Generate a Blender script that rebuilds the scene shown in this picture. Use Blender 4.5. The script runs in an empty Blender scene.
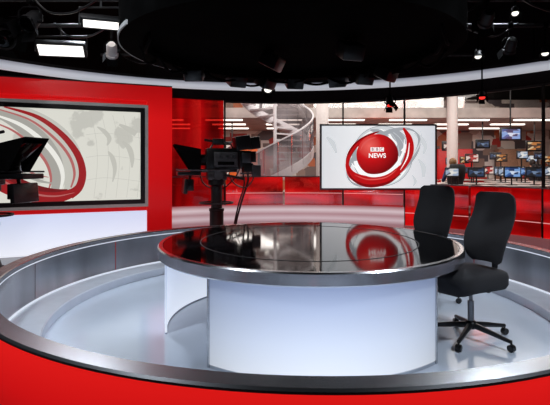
import bpy, bmesh, math, random
from mathutils import Vector, Matrix
random.seed(7)
S = bpy.context.scene
C = S.collection
PI = math.pi
F = 470.0; H = 1.55; HY = 165.0
def at(px, py, d):
    return Vector(((px-275)/F*d, d, H-(py-HY)/F*d))
def rad(a): return math.radians(a)

# ---------------------------------------------------------------- materials
def lin(r, g, b):
    def f(c):
        c /= 255.0
        return c/12.92 if c <= .04045 else ((c+.055)/1.055)**2.4
    return (f(r), f(g), f(b), 1)
def nodes(name):
    m = bpy.data.materials.new(name); m.use_nodes = True
    nt = m.node_tree
    return m, nt, nt.nodes['Principled BSDF'], nt.nodes['Material Output']
def pm(name, col, rough=.5, metal=0., var=.12, scale=18., stretch=(1,1,1), bump=0., emis=None, es=0., spec=None):
    m, nt, b, out = nodes(name)
    tc = nt.nodes.new('ShaderNodeTexCoord'); mp = nt.nodes.new('ShaderNodeMapping')
    mp.inputs['Scale'].default_value = stretch
    nz = nt.nodes.new('ShaderNodeTexNoise'); nz.inputs['Scale'].default_value = scale; nz.inputs['Detail'].default_value = 3
    nt.links.new(tc.outputs['Object'], mp.inputs['Vector']); nt.links.new(mp.outputs[0], nz.inputs['Vector'])
    rp = nt.nodes.new('ShaderNodeValToRGB')
    rp.color_ramp.elements[0].position = .3; rp.color_ramp.elements[1].position = .7
    rp.color_ramp.elements[0].color = [c*(1-var) for c in col[:3]]+[1]
    rp.color_ramp.elements[1].color = [min(1, c*(1+var)) for c in col[:3]]+[1]
    nt.links.new(nz.outputs['Fac'], rp.inputs[0]); nt.links.new(rp.outputs[0], b.inputs['Base Color'])
    b.inputs['Roughness'].default_value = rough; b.inputs['Metallic'].default_value = metal
    if spec is not None: b.inputs['Specular IOR Level'].default_value = spec
    if bump:
        bp = nt.nodes.new('ShaderNodeBump'); bp.inputs['Strength'].default_value = bump; bp.inputs['Distance'].default_value = .01
        nt.links.new(nz.outputs['Fac'], bp.inputs['Height']); nt.links.new(bp.outputs[0], b.inputs['Normal'])
    if emis:
        b.inputs['Emission Color'].default_value = emis; b.inputs['Emission Strength'].default_value = es
    return m
def gm(name, stops, strength=1., axis='Z', base=(.5,.5,.5,1), rough=.35, side=0.):
    """luminous panel: emission graded along the object's own box, dimmer towards its two ends by 'side'"""
    m, nt, b, out = nodes(name)
    tc = nt.nodes.new('ShaderNodeTexCoord'); sp = nt.nodes.new('ShaderNodeSeparateXYZ')
    rp = nt.nodes.new('ShaderNodeValToRGB')
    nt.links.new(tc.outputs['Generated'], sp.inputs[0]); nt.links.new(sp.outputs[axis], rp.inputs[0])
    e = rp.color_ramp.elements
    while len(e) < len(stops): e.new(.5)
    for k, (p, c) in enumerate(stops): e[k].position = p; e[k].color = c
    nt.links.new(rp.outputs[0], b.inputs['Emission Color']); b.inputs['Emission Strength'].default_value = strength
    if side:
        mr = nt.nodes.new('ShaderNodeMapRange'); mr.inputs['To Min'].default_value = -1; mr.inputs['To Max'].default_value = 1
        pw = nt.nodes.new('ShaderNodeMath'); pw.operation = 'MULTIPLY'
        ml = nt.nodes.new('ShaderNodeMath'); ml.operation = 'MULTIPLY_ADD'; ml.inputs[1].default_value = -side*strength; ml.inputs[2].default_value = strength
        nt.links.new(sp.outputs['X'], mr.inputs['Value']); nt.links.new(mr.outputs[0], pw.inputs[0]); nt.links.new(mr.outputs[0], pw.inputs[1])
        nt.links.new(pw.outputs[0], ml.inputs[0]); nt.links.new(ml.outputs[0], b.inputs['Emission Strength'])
    b.inputs['Base Color'].default_value = base; b.inputs['Roughness'].default_value = rough
    return m
def em(name, col, s=1.):
    m, nt, b, out = nodes(name)
    b.inputs['Base Color'].default_value = (.02,.02,.02,1); b.inputs['Roughness'].default_value = .3
    b.inputs['Emission Color'].default_value = col; b.inputs['Emission Strength'].default_value = s
    return m
def glassmat(name, tint, refl=.08, emis=None, es=0., emix=0., nscale=1.3, stretch=(1,1,1)):
    m, nt, b, out = nodes(name)
    nt.nodes.remove(b)
    tr = nt.nodes.new('ShaderNodeBsdfTransparent'); tr.inputs[0].default_value = tint
    gl = nt.nodes.new('ShaderNodeBsdfGlossy'); gl.inputs['Roughness'].default_value = .04
    mx = nt.nodes.new('ShaderNodeMixShader'); mx.inputs[0].default_value = refl
    nt.links.new(tr.outputs[0], mx.inputs[1]); nt.links.new(gl.outputs[0], mx.inputs[2])
    last = mx
    if emis:
        e = nt.nodes.new('ShaderNodeEmission'); e.inputs[0].default_value = emis
        nz = nt.nodes.new('ShaderNodeTexNoise'); nz.inputs['Scale'].default_value = nscale; nz.inputs['Detail'].default_value = 1
        tc = nt.nodes.new('ShaderNodeTexCoord'); mp = nt.nodes.new('ShaderNodeMapping'); mp.inputs['Scale'].default_value = stretch
        nt.links.new(tc.outputs['Object'], mp.inputs[0]); nt.links.new(mp.outputs[0], nz.inputs['Vector'])
        mr = nt.nodes.new('ShaderNodeMapRange'); mr.inputs['From Min'].default_value = .3; mr.inputs['From Max'].default_value = .7
        mr.inputs['To Min'].default_value = es*.25; mr.inputs['To Max'].default_value = es*1.75
        nt.links.new(nz.outputs['Fac'], mr.inputs['Value']); nt.links.new(mr.outputs[0], e.inputs[1])
        m2 = nt.nodes.new('ShaderNodeMixShader'); m2.inputs[0].default_value = emix
        nt.links.new(mx.outputs[0], m2.inputs[1]); nt.links.new(e.outputs[0], m2.inputs[2]); last = m2
    nt.links.new(last.outputs[0], out.inputs[0])
    return m
def blockmat(name, cols, s, scale, es=0., coord='Generated', base=True, spec=.3):
    """rectangular blocks of colour: screen windows, glazed office bays"""
    m, nt, b, out = nodes(name)
    tc = nt.nodes.new('ShaderNodeTexCoord'); mp = nt.nodes.new('ShaderNodeMapping'); mp.inputs['Scale'].default_value = scale
    vo = nt.nodes.new('ShaderNodeTexVoronoi'); vo.distance = 'CHEBYCHEV'; vo.inputs['Scale'].default_value = 1.0
    nt.links.new(tc.outputs[coord], mp.inputs[0]); nt.links.new(mp.outputs[0], vo.inputs['Vector'])
    sp = nt.nodes.new('ShaderNodeSeparateColor'); nt.links.new(vo.outputs['Color'], sp.inputs[0])
    rp = nt.nodes.new('ShaderNodeValToRGB'); rp.color_ramp.interpolation = 'CONSTANT'; e = rp.color_ramp.elements
    while len(e) < len(cols): e.new(.5)
    for q, c in enumerate(cols): e[q].position = q/len(cols); e[q].color = c
    nt.links.new(sp.outputs[0], rp.inputs[0])
    if es: nt.links.new(rp.outputs[0], b.inputs['Emission Color']); b.inputs['Emission Strength'].default_value = es
    if base: nt.links.new(rp.outputs[0], b.inputs['Base Color'])
    else: b.inputs['Base Color'].default_value = (.02,.02,.02,1)
    return m

M = {}
M['steel'] = pm('brushed_steel', lin(200,202,206), .2, 1., .08, 6, (1,1,40))
M['cap'] = pm('satin_steel', lin(186,188,192), .25, .95, .06, 4, (1,1,20))
M['steel_panel'] = pm('brushed_steel_reflections', lin(172,173,177), .2, 1., .42, 1.6, (1,1,.25))  # broad light and dark reflections put into the steel colour as streaks
M['steel_dark'] = pm('dark_steel', lin(120,122,126), .35, 1., .1, 8, (1,1,30))
M['black'] = pm('black_metal', lin(16,16,18), .55, .1, .2)
M['truss'] = pm('dark_grey_metal', lin(40,40,42), .6, .1, .2)
M['plastic'] = pm('black_plastic', lin(22,22,24), .32, 0, .2)
M['greyplastic'] = pm('dark_grey_plastic', lin(70,70,74), .4, 0, .2)
M['matte'] = pm('matte_black', lin(10,9,10), .95, 0, .3, spec=.05)
M['canopy'] = pm('canopy_black', lin(4,4,4), .98, 0, .6, 3, bump=.2, spec=.02)
M['fabric'] = pm('charcoal_fabric', lin(44,44,47), .9, 0, .25, 240, bump=.3)
M['glossblack'] = pm('black_glass', lin(3,3,4), .06, 0, .1)
M['glossblack'].node_tree.nodes['Principled BSDF'].inputs['IOR'].default_value = 1.39
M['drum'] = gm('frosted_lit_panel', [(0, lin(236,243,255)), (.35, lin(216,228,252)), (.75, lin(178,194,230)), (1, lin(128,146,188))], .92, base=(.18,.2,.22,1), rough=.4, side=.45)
M['sidepanel'] = gm('frosted_side_panel', [(0, lin(226,235,250)), (1, lin(166,182,214))], .85, base=(.3,.32,.36,1))
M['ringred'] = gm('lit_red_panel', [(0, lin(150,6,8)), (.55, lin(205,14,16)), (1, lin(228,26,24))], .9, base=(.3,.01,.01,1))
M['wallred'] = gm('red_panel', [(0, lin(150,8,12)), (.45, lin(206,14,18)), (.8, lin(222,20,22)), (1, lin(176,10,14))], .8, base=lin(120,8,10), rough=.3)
M['whitebox'] = gm('lit_white_panel', [(0, lin(240,244,255)), (1, lin(196,208,236))], .95, base=(.5,.5,.55,1))
M['lamp'] = em('lamp_glow', lin(255,250,240), 1.5)
M['softlamp'] = em('soft_lamp_glow', lin(255,250,245), 1.8)
M['amber'] = em('amber_glow', lin(255,52,44), 1.4)
M['band'] = gm('lit_white_band', [(0, lin(206,208,216)), (.5, lin(212,216,228)), (1, lin(130,134,150))], .62)
M['plinth'] = pm('pale_plinth', lin(206,212,222), .2, .15, .05, 5)
M['glass'] = glassmat('clear_glass', (.92,.88,.87,1), .08)
M['redglass'] = glassmat('red_glass', (1,.28,.24,1), .22, lin(230,16,20), .6, .4, 1.1, (1,1,4))  # patchy glow put into the glass for its highlights
M['redtall'] = glassmat('red_lit_glass', (1,.2,.17,1), .18, lin(200,12,18), .6, .46, 1.3, (2.5,2.5,.4))  # uneven glow stands in for reflections on the tall pane
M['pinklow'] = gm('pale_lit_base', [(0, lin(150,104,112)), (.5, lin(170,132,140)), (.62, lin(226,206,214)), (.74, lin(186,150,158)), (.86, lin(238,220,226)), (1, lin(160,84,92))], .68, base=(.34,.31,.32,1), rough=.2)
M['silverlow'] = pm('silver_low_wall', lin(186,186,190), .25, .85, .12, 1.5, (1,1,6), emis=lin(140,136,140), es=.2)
M['pinkstrip'] = em('pink_white_strip', lin(255,170,170), .75)
M['glowstrip'] = em('cool_glow_strip', lin(226,234,250), .85)
M['white_paint'] = pm('white_paint', lin(206,198,194), .6, 0, .04)
M['slab'] = pm('pale_slab', lin(176,168,162), .7, 0, .2, 2)
M['stair'] = pm('stair_grey', lin(190,185,187), .4, 0, .06)
M['wood'] = pm('newsroom_desk_top', lin(170,158,152), .4, 0, .1)
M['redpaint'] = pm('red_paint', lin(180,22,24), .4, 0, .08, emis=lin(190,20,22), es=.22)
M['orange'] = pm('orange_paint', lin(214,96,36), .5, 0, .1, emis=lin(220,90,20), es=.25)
M['warm'] = pm('warm_wall_panel', lin(150,112,88), .6, 0, .15)

# ---------------------------------------------------------------- mesh helpers
def nb(): return bmesh.new()
def box(bm, c, s, rot=None, mi=0):
    r = bmesh.ops.create_cube(bm, size=1)
    mat = Matrix.Translation(Vector(c)) @ (rot.to_4x4() if rot else Matrix.Identity(4)) @ Matrix.Diagonal((s[0], s[1], s[2], 1))
    bmesh.ops.transform(bm, matrix=mat, verts=r['verts'])
    fs = set(f for v in r['verts'] for f in v.link_faces)
    for f in fs: f.material_index = mi
    return list(fs)
def bbox(bm, c, s, bev=.01, rot=None):
    t = nb(); box(t, (0,0,0), s)
    bmesh.ops.bevel(t, geom=list(t.edges), offset=min(bev, min(s)*.45), segments=2, affect='EDGES', profile=.5)
    mat = Matrix.Translation(Vector(c)) @ (rot.to_4x4() if rot else Matrix.Identity(4))
    bmesh.ops.transform(t, matrix=mat, verts=t.verts)
    me = bpy.data.meshes.new('tmp'); t.to_mesh(me); t.free(); bm.from_mesh(me); bpy.data.meshes.remove(me)
def tube(bm, pts, r, seg=10, caps=True):
    pts = [Vector(p) for p in pts]
    rr = r if isinstance(r, (list, tuple)) else [r]*len(pts)
    rings = []; up = None
    for i, p in enumerate(pts):
        t = (pts[min(i+1, len(pts)-1)]-pts[max(i-1, 0)]).normalized()
        if up is None:
            up = Vector((0,0,1)) if abs(t.z) < .9 else Vector((1,0,0))
        a = t.cross(up).normalized(); b = a.cross(t).normalized(); up = b
        rings.append([bm.verts.new(p+(a*math.cos(k*2*PI/seg)+b*math.sin(k*2*PI/seg))*rr[i]) for k in range(seg)])
    for i in range(len(rings)-1):
        for k in range(seg):
            bm.faces.new((rings[i][k], rings[i][(k+1)%seg], rings[i+1][(k+1)%seg], rings[i+1][k]))
    if caps:
        bm.faces.new(rings[0][::-1]); bm.faces.new(rings[-1])
def sweep(bm, prof, a0, a1, n, cx=0, cy=0):
    """sweep a closed (r,z) polygon round a vertical axis, angles in degrees"""
    full = abs(abs(a1-a0)-360) < 1e-6
    rows = []
    for i in range(n if full else n+1):
        a = rad(a0+(a1-a0)*i/n)
        rows.append([bm.verts.new((cx+r*math.cos(a), cy+r*math.sin(a), z)) for r, z in prof])
    k = len(prof); m = len(rows)
    for i in range(m if full else m-1):
        A = rows[i]; B = rows[(i+1)%m]
        for j in range(k):
            bm.faces.new((A[j], A[(j+1)%k], B[(j+1)%k], B[j]))
    if not full:
        bm.faces.new(rows[0][::-1]); bm.faces.new(rows[-1])
def lathe(bm, prof, seg=24, mat=None):
    """open (r,z) profile closed on the axis"""
    rows = []; vs = []
    for r, z in prof:
        if r < 1e-6:
            v = bm.verts.new((0,0,z)); rows.append([v]); vs.append(v)
        else:
            row = [bm.verts.new((r*math.cos(2*PI*k/seg), r*math.sin(2*PI*k/seg), z)) for k in range(seg)]
            rows.append(row); vs += row
    for A, B in zip(rows, rows[1:]):
        for k in range(seg):
            a, b = A[k%len(A)], A[(k+1)%len(A)]; c, d = B[(k+1)%len(B)], B[k%len(B)]
            q = []
            for v in (a, b, c, d):
                if v not in q: q.append(v)
            if len(q) >= 3: bm.faces.new(q)
    if mat is not None: bmesh.ops.transform(bm, matrix=mat, verts=vs)
def xf(loc, rz=0, ry=0, rx=0):
    return Matrix.Translation(Vector(loc)) @ Matrix.Rotation(rz,4,'Z') @ Matrix.Rotation(ry,4,'Y') @ Matrix.Rotation(rx,4,'X')

def obj(name, bm, mat, parent=None, world=False, smooth=35):
    bmesh.ops.recalc_face_normals(bm, faces=bm.faces)
    if parent is None:
        xs = [v.co for v in bm.verts]
        o0 = Vector(((min(v.x for v in xs)+max(v.x for v in xs))/2, (min(v.y for v in xs)+max(v.y for v in xs))/2, min(v.z for v in xs)))
        for v in bm.verts: v.co -= o0
    elif world:
        o0 = Vector((0,0,0))
        p = parent; off = Vector((0,0,0))
        while p: off += p.location; p = p.parent
        for v in bm.verts: v.co -= off
    else: o0 = Vector((0,0,0))
    me = bpy.data.meshes.new(name); bm.to_mesh(me); bm.free()
    for m in (mat if isinstance(mat, (list, tuple)) else [mat]): me.materials.append(m)
    for p in me.polygons: p.use_smooth = True
    me.set_sharp_from_angle(angle=rad(smooth))
    o = bpy.data.objects.new(name, me); C.objects.link(o)
    o.location = o0
    if parent: o.parent = parent
    return o
def tag(o, label, cat, group=None):
    o['label'] = label; o['category'] = cat
    if group: o['group'] = group
    return o
def thing(name, label, cat, loc=(0,0,0), rz=0, group=None):
    o = bpy.data.objects.new(name, None); C.objects.link(o)
    o.location = loc; o.rotation_euler = (0,0,rz); o.empty_display_size = .1
    return tag(o, label, cat, group)
def struct(name, bm, m, parent=None, smooth=35):
    o = obj(name, bm, m, parent, world=parent is not None, smooth=smooth)
    if not parent: o['kind'] = 'structure'
    return o
def dup(root, loc, rz, label=None, group=None):
    r = root.copy(); C.objects.link(r); r.location = loc; r.rotation_euler = (0,0,rz)
    if label: r['label'] = label
    if group: r['group'] = group
    for ch in list(root.children):
        c = ch.copy(); C.objects.link(c); c.parent = r
        for g in list(ch.children):
            d = g.copy(); C.objects.link(d); d.parent = c
    return r

# ---------------------------------------------------------------- camera
cam = bpy.data.cameras.new('camera'); co = bpy.data.objects.new('camera', cam); C.objects.link(co)
co.location = (0,0,H); co.rotation_euler = (PI/2,0,0)
cam.sensor_width = 36; cam.lens = F/550*36; cam.shift_y = -(202.5-HY)/550; cam.clip_end = 100
S.camera = co
S.view_settings.view_transform = 'Standard'

# ---------------------------------------------------------------- setting
CX, CY = .27, 5.0            # centre of the set
m, nt, b, out = nodes('studio_floor')   # pale glossy inside the ring, dark outside
g = nt.nodes.new('ShaderNodeNewGeometry'); vm = nt.nodes.new('ShaderNodeVectorMath'); vm.operation = 'DISTANCE'
vm.inputs[1].default_value = (CX, CY, 0); nt.links.new(g.outputs['Position'], vm.inputs[0])
lt = nt.nodes.new('ShaderNodeMath'); lt.operation = 'LESS_THAN'; lt.inputs[1].default_value = 2.9
nt.links.new(vm.outputs['Value'], lt.inputs[0])
nz = nt.nodes.new('ShaderNodeTexNoise'); nz.inputs['Scale'].default_value = 2
nt.links.new(g.outputs['Position'], nz.inputs['Vector'])
rp = nt.nodes.new('ShaderNodeValToRGB'); rp.color_ramp.elements[0].color = lin(194,205,219); rp.color_ramp.elements[1].color = lin(208,218,232)
nt.links.new(nz.outputs['Fac'], rp.inputs[0])
mx = nt.nodes.new('ShaderNodeMix'); mx.data_type = 'RGBA'; mx.inputs['A'].default_value = lin(60,44,44)
nt.links.new(lt.outputs[0], mx.inputs['Factor']); nt.links.new(rp.outputs[0], mx.inputs['B'])
nt.links.new(mx.outputs['Result'], b.inputs['Base Color']); b.inputs['Roughness'].default_value = .14
bm = nb(); box(bm, (3,10.5,-.05), (20,25,.1)); struct('floor', bm, m)
bm = nb(); box(bm, (3,16.4,.14), (20,11.2,.28)); struct('floor', bm, pm('newsroom_carpet', lin(96,64,62), .9, 0, .2, 60))
bm = nb(); box(bm, (3,10.5,4.65), (20,25,.1)); struct('ceiling', bm, M['matte'])
bm = nb(); box(bm, (3,22.05,2.3), (20,.1,4.6)); struct('wall_back', bm, blockmat('newsroom_wall', [lin(110,96,92), lin(202,192,184), lin(140,118,108), lin(180,168,160), lin(170,44,34), lin(84,76,80), lin(222,214,206), lin(184,104,66), lin(210,204,200)], 1, (1.6,1,2.2), 0, 'Object'))
bm = nb(); box(bm, (13.05,10.5,2.3), (.1,25,4.6)); struct('wall_right', bm, M['slab'])
bm = nb(); sweep(bm, [(6.8,0),(6.9,0),(6.9,4.6),(6.8,4.6)], 126, 222, 40, CX, CY); struct('wall_left', bm, M['matte'])
bm = nb(); sweep(bm, [(4.88,2.88),(5.0,2.88),(5.0,4.6),(4.88,4.6)], -12, 124, 60, CX, CY); struct('trim_1', bm, pm('dark_soffit', lin(24,18,20), .85, 0, .2, spec=.1))
angs = [120-14.5*i for i in range(10)]
for i in range(9):
    a0, a1 = angs[i], angs[i+1]
    lo, hi = (.72, 1.3) if i < 4 else (.36, 1.16)
    bm = nb()
    if i == 0: sweep(bm, [(4.9,.72),(4.912,.72),(4.912,2.88),(4.9,2.88)], a0-.3, a1+.3, 8, CX, CY); w = struct('window_1', bm, M['redtall'])
    else:
        sweep(bm, [(4.885,2.84),(4.93,2.84),(4.93,2.88),(4.885,2.88)], a0, a1, 8, CX, CY); w = struct('window_%d' % (i+1), bm, M['black'])
        bm = nb(); sweep(bm, [(4.86,lo),(4.875,lo),(4.875,hi),(4.86,hi)], a0-.25, a1+.25, 8, CX, CY); struct('red_panel', bm, M['redglass'], w)
        bm = nb(); sweep(bm, [(4.845,lo+.24),(4.86,lo+.24),(4.86,lo+.252),(4.845,lo+.252)], a0-.25, a1+.25, 8, CX, CY); struct('glow_strip', bm, M['pinkstrip'], w)  # glowing streak put in for highlights on the red panels
    bm = nb(); sweep(bm, [(4.84,0),(4.95,0),(4.95,lo),(4.84,lo)], a0, a1, 8, CX, CY); struct('low_panel', bm, M['pinklow'] if i < 4 else M['silverlow'], w)
    bm = nb(); sweep(bm, [(4.84,hi),(4.89,hi),(4.89,hi+.02),(4.84,hi+.02)], a0, a1, 8, CX, CY); struct('rail', bm, M['steel_dark'], w)
    if i in (0, 1, 3, 4, 6, 8):
        a = rad(a0); bm = nb()
        box(bm, (CX+4.9*math.cos(a), CY+4.9*math.sin(a), 1.44), (.06,.03,2.88), Matrix.Rotation(a,3,'Z')); struct('mullion', bm, M['black'], w)
# newsroom structure
SLZ = 3.16
bm = nb(); box(bm, (3,19,(SLZ+3.5)/2), (20,6,3.5-SLZ)); struct('trim_2', bm, M['slab'])
for k, (x, y) in enumerate([(1.35,13.4),(6.0,15.9),(-2.6,15.4),(9.8,15.9)]):
    bm = nb(); tube(bm, [(x,y,.2),(x,y,4.6)], .18, 24); struct('trim_%d' % (k+3), bm, M['white_paint'])

# ---------------------------------------------------------------- low ring wall
ring = thing('low_ring_wall', 'circular low wall around the desk, steel topped, glowing red outside', 'low wall', (CX,CY,0))
RO, RI, HR = 2.95, 2.81, .57
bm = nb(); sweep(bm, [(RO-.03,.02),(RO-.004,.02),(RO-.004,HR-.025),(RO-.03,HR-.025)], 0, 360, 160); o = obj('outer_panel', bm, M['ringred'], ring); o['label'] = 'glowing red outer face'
bm = nb(); sweep(bm, [(RI,HR-.05),(RO-.03,HR-.05),(RO-.03,HR-.025),(RO,HR-.025),(RO,HR-.012),(RO-.012,HR),(RI+.008,HR),(RI,HR-.008)], 0, 360, 160); o = obj('cap', bm, M['cap'], ring); o['label'] = 'brushed steel top rail'
for q in range(12):
    bm = nb(); sweep(bm, [(RI+.012,.1),(RI+.03,.1),(RI+.03,HR-.05),(RI+.012,HR-.05)], q*30+.12, q*30+29.88, 14); o = obj('inner_panel', bm, M['steel_panel'], ring); o['label'] = 'brushed steel inner face'
bm = nb(); sweep(bm, [(RI-.34,0),(RO-.04,0),(RO-.04,.1),(RI-.33,.1),(RI-.34,.09)], 0, 360, 160); o = obj('plinth', bm, M['plinth'], ring); o['label'] = 'pale step along the inside'
bm = nb(); sweep(bm, [(RI+.002,HR-.062),(RI+.012,HR-.062),(RI+.012,HR-.05),(RI+.002,HR-.05)], 0, 360, 160); o = obj('glow_strip', bm, M['glowstrip'], ring); o['label'] = 'thin white glow line added under the rail'  # glowing line added to throw a bright streak on the inner steel
bm = nb(); sweep(bm, [(RI-.0,.1),(RI+.012,.1),(RI+.012,.118),(RI-.0,.118)], 0, 360, 160); o = obj('glow_strip', bm, M['glowstrip'], ring); o['label'] = 'thin white light line at the foot'

# ---------------------------------------------------------------- presenter desk
DX, DY, DR = .33, 4.72, 1.465
desk = thing('presenter_desk', 'large round presenter desk with black glass top and frosted lit front', 'desk', (DX,DY,0))
bm = nb(); lathe(bm, [(0,.775),(DR-.05,.775),(DR-.05,.8),(0,.8)], 160); obj('glass_top', bm, M['glossblack'], desk)
bm = nb(); sweep(bm, [(DR-.09,.695),(DR-.012,.695),(DR,.707),(DR,.79),(DR-.01,.802),(DR-.045,.802),(DR-.045,.77),(DR-.09,.77)], 0, 360, 160); obj('steel_rim', bm, M['steel'], desk)
bm = nb(); lathe(bm, [(0,.72),(DR-.085,.72),(DR-.085,.772),(0,.772)], 96); obj('underside', bm, M['matte'], desk)
bm = nb(); sweep(bm, [(1.06,.8),(1.07,.8),(1.07,.8025),(1.06,.8025)], 0, 360, 120); obj('inlay_ring', bm, M['truss'], desk)
PR = 1.40
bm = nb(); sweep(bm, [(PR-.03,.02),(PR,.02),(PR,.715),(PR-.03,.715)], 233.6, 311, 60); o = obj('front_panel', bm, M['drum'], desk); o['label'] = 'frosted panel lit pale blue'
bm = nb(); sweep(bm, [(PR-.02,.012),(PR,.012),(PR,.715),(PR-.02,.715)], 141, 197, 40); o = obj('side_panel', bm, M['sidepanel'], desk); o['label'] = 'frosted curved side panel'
for a in (233.3, 311.3):
    bm = nb(); ar = rad(a); box(bm, (PR*math.cos(ar)*.99, PR*math.sin(ar)*.99, .36), (.05,.02,.715), Matrix.Rotation(ar,3,'Z')); obj('edge_post', bm, M['steel'], desk)
bm = nb(); sweep(bm, [(PR-.04,0),(PR+.006,0),(PR+.006,.025),(PR-.04,.025)], 233, 311.6, 60); obj('kick_strip', bm, M['steel'], desk)
bm = nb(); sweep(bm, [(PR-.024,0),(PR+.004,0),(PR+.004,.012),(PR-.024,.012)], 141, 197, 40); obj('kick_strip', bm, M['plinth'], desk)

# ---------------------------------------------------------------- chairs (forward = +X)
def make_chair(label, loc, rz):
    t = thing('office_chair', label, 'chair', loc, rz, 'presenter chairs')
    for k in range(5):
        a = 2*PI*k/5+.5
        bm = nb(); d = Vector((math.cos(a), math.sin(a), 0))
        tube(bm, [d*.03+Vector((0,0,.125)), d*.16+Vector((0,0,.11)), d*.37+Vector((0,0,.08))], [.028,.023,.016], 10)
        arm = obj('base_arm', bm, M['plastic'], t)
        bm = nb(); n = Vector((-d.y, d.x, 0))
        for s in (-1, 1):
            c = d*.37+Vector((0,0,.03))+n*s*.012
            tube(bm, [c-n*.0125, c-n*.008, c+n*.008, c+n*.0125], [.024,.03,.03,.024], 16)
        tube(bm, [d*.37+Vector((0,0,.03)), d*.37+Vector((0,0,.085))], .008, 8)
        obj('castor', bm, M['plastic'], arm)
    bm = nb(); lathe(bm, [(0,.095),(.045,.095),(.05,.11),(.05,.15),(.035,.165),(0,.165)], 20); obj('hub', bm, M['plastic'], t)
    bm = nb(); lathe(bm, [(0,.15),(.027,.15),(.027,.34),(.016,.342),(.016,.47),(0,.47)], 18); obj('gas_lift', bm, M['steel_dark'], t)
    bm = nb(); bbox(bm, (-.02,0,.465), (.26,.16,.05), .012); bbox(bm, (.02,.14,.468), (.03,.16,.012), .004); obj('mechanism', bm, M['plastic'], t)
    bm = nb(); rows = []
    for z, s in [(.475,.84),(.48,.94),(.512,1.0),(.58,1.0),(.612,.97),(.626,.88),(.63,.5)]:
        row = []
        for k in range(40):
            a = 2*PI*k/40; c, s_ = math.cos(a), math.sin(a)
            x = .04+math.copysign(abs(c)**.45, c)*.29*s; y = math.copysign(abs(s_)**.45, s_)*.26*s
            dz = -.025*max(0,(x-.15)/.13)**2
            row.append(bm.verts.new((x,y,z+dz)))
        rows.append(row)
    for A, B in zip(rows, rows[1:]):
        for k in range(40): bm.faces.new((A[k],A[(k+1)%40],B[(k+1)%40],B[k]))
    bm.faces.new(rows[0][::-1]); bm.faces.new(rows[-1]); obj('seat', bm, M['fabric'], t, smooth=60)
    bm = nb(); NU, NV = 14, 24; front, back = [], []
    for j in range(NV+1):
        v = j/NV; z = .67+.63*v
        w = .176+.06*math.sin(min(1,v/.42)*PI/2)-.03*max(0,(v-.5)/.5)**1.3
        if v > .9: w *= .78+.22*math.sqrt(max(0,1-((v-.9)/.1)**2))
        if v < .08: w *= .8+.2*math.sqrt(max(0,1-((.08-v)/.08)**2))
        fr, bk = [], []
        for i in range(NU+1):
            u = -1+2*i/NU
            y = u*w; lean = -.225-.12*v**1.3+.036*math.sin(v*2*PI)
            x = lean+.055*u*u
            th = .034*(1-u**4*.7)*(1-abs(2*v-1)**8*.6)
            fr.append(bm.verts.new((x+th,y,z))); bk.append(bm.verts.new((x-th,y,z)))
        front.append(fr); back.append(bk)
    for j in range(NV):
        for i in range(NU):
            bm.faces.new((front[j][i],front[j][i+1],front[j+1][i+1],front[j+1][i]))
            bm.faces.new((back[j][i+1],back[j][i],back[j+1][i],back[j+1][i+1]))
        bm.faces.new((front[j+1][0],back[j+1][0],back[j][0],front[j][0]))
        bm.faces.new((front[j][NU],back[j][NU],back[j+1][NU],front[j+1][NU]))
    for i in range(NU):
        bm.faces.new((front[0][i+1],front[0][i],back[0][i],back[0][i+1]))
        bm.faces.new((front[NV][i],front[NV][i+1],back[NV][i+1],back[NV][i]))
    obj('backrest', bm, M['fabric'], t, smooth=60)
    bm = nb(); tube(bm, [(-.08,0,.46),(-.2,0,.465),(-.275,0,.51),(-.295,0,.62),(-.29,0,.78),(-.34,0,.92)], [.03,.03,.028,.026,.022,.014], 12); obj('back_support', bm, M['plastic'], t)
    return t
ch = make_chair('black fabric office chair nearest the camera, standing clear of the desk edge', (1.75,4.2,0), rad(204))
dup(ch, (1.75,5.47,0), rad(226), 'black fabric office chair tucked behind the far right desk edge')

# ---------------------------------------------------------------- display wall on the left
A0 = Vector((-1.95,8.9,0)); U = Vector((-.922,-.388,0)).normalized(); N = Vector((-U.y,U.x,0))
if N.y > 0: N = -N
def W(u, z, n=0.): return A0+U*u+N*n+Vector((0,0,z))
def wallbox(bm, u0, u1, z0, z1, n0, n1, mi=0):
    rot = Matrix((U, N, Vector((0,0,1)))).transposed()
    box(bm, W((u0+u1)/2,(z0+z1)/2,(n0+n1)/2), (u1-u0, abs(n1-n0), z1-z0), rot, mi)
dw = thing('display_wall', 'tall glossy red set wall surrounding the big map screen', 'set wall', W(2,0,-.15))
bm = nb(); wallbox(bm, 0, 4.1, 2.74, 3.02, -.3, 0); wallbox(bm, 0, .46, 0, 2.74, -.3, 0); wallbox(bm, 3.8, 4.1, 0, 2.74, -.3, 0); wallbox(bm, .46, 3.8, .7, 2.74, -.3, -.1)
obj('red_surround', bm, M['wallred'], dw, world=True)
bm = nb(); wallbox(bm, .46, 3.8, 0, .7, -.3, -.04); obj('light_box', bm, M['whitebox'], dw, world=True)['label'] = 'white lit panel under the screen'
bm = nb(); wallbox(bm, 0, 4.1, 3.02, 3.04, -.3, .02); obj('top_trim', bm, M['black'], dw, world=True)

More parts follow.
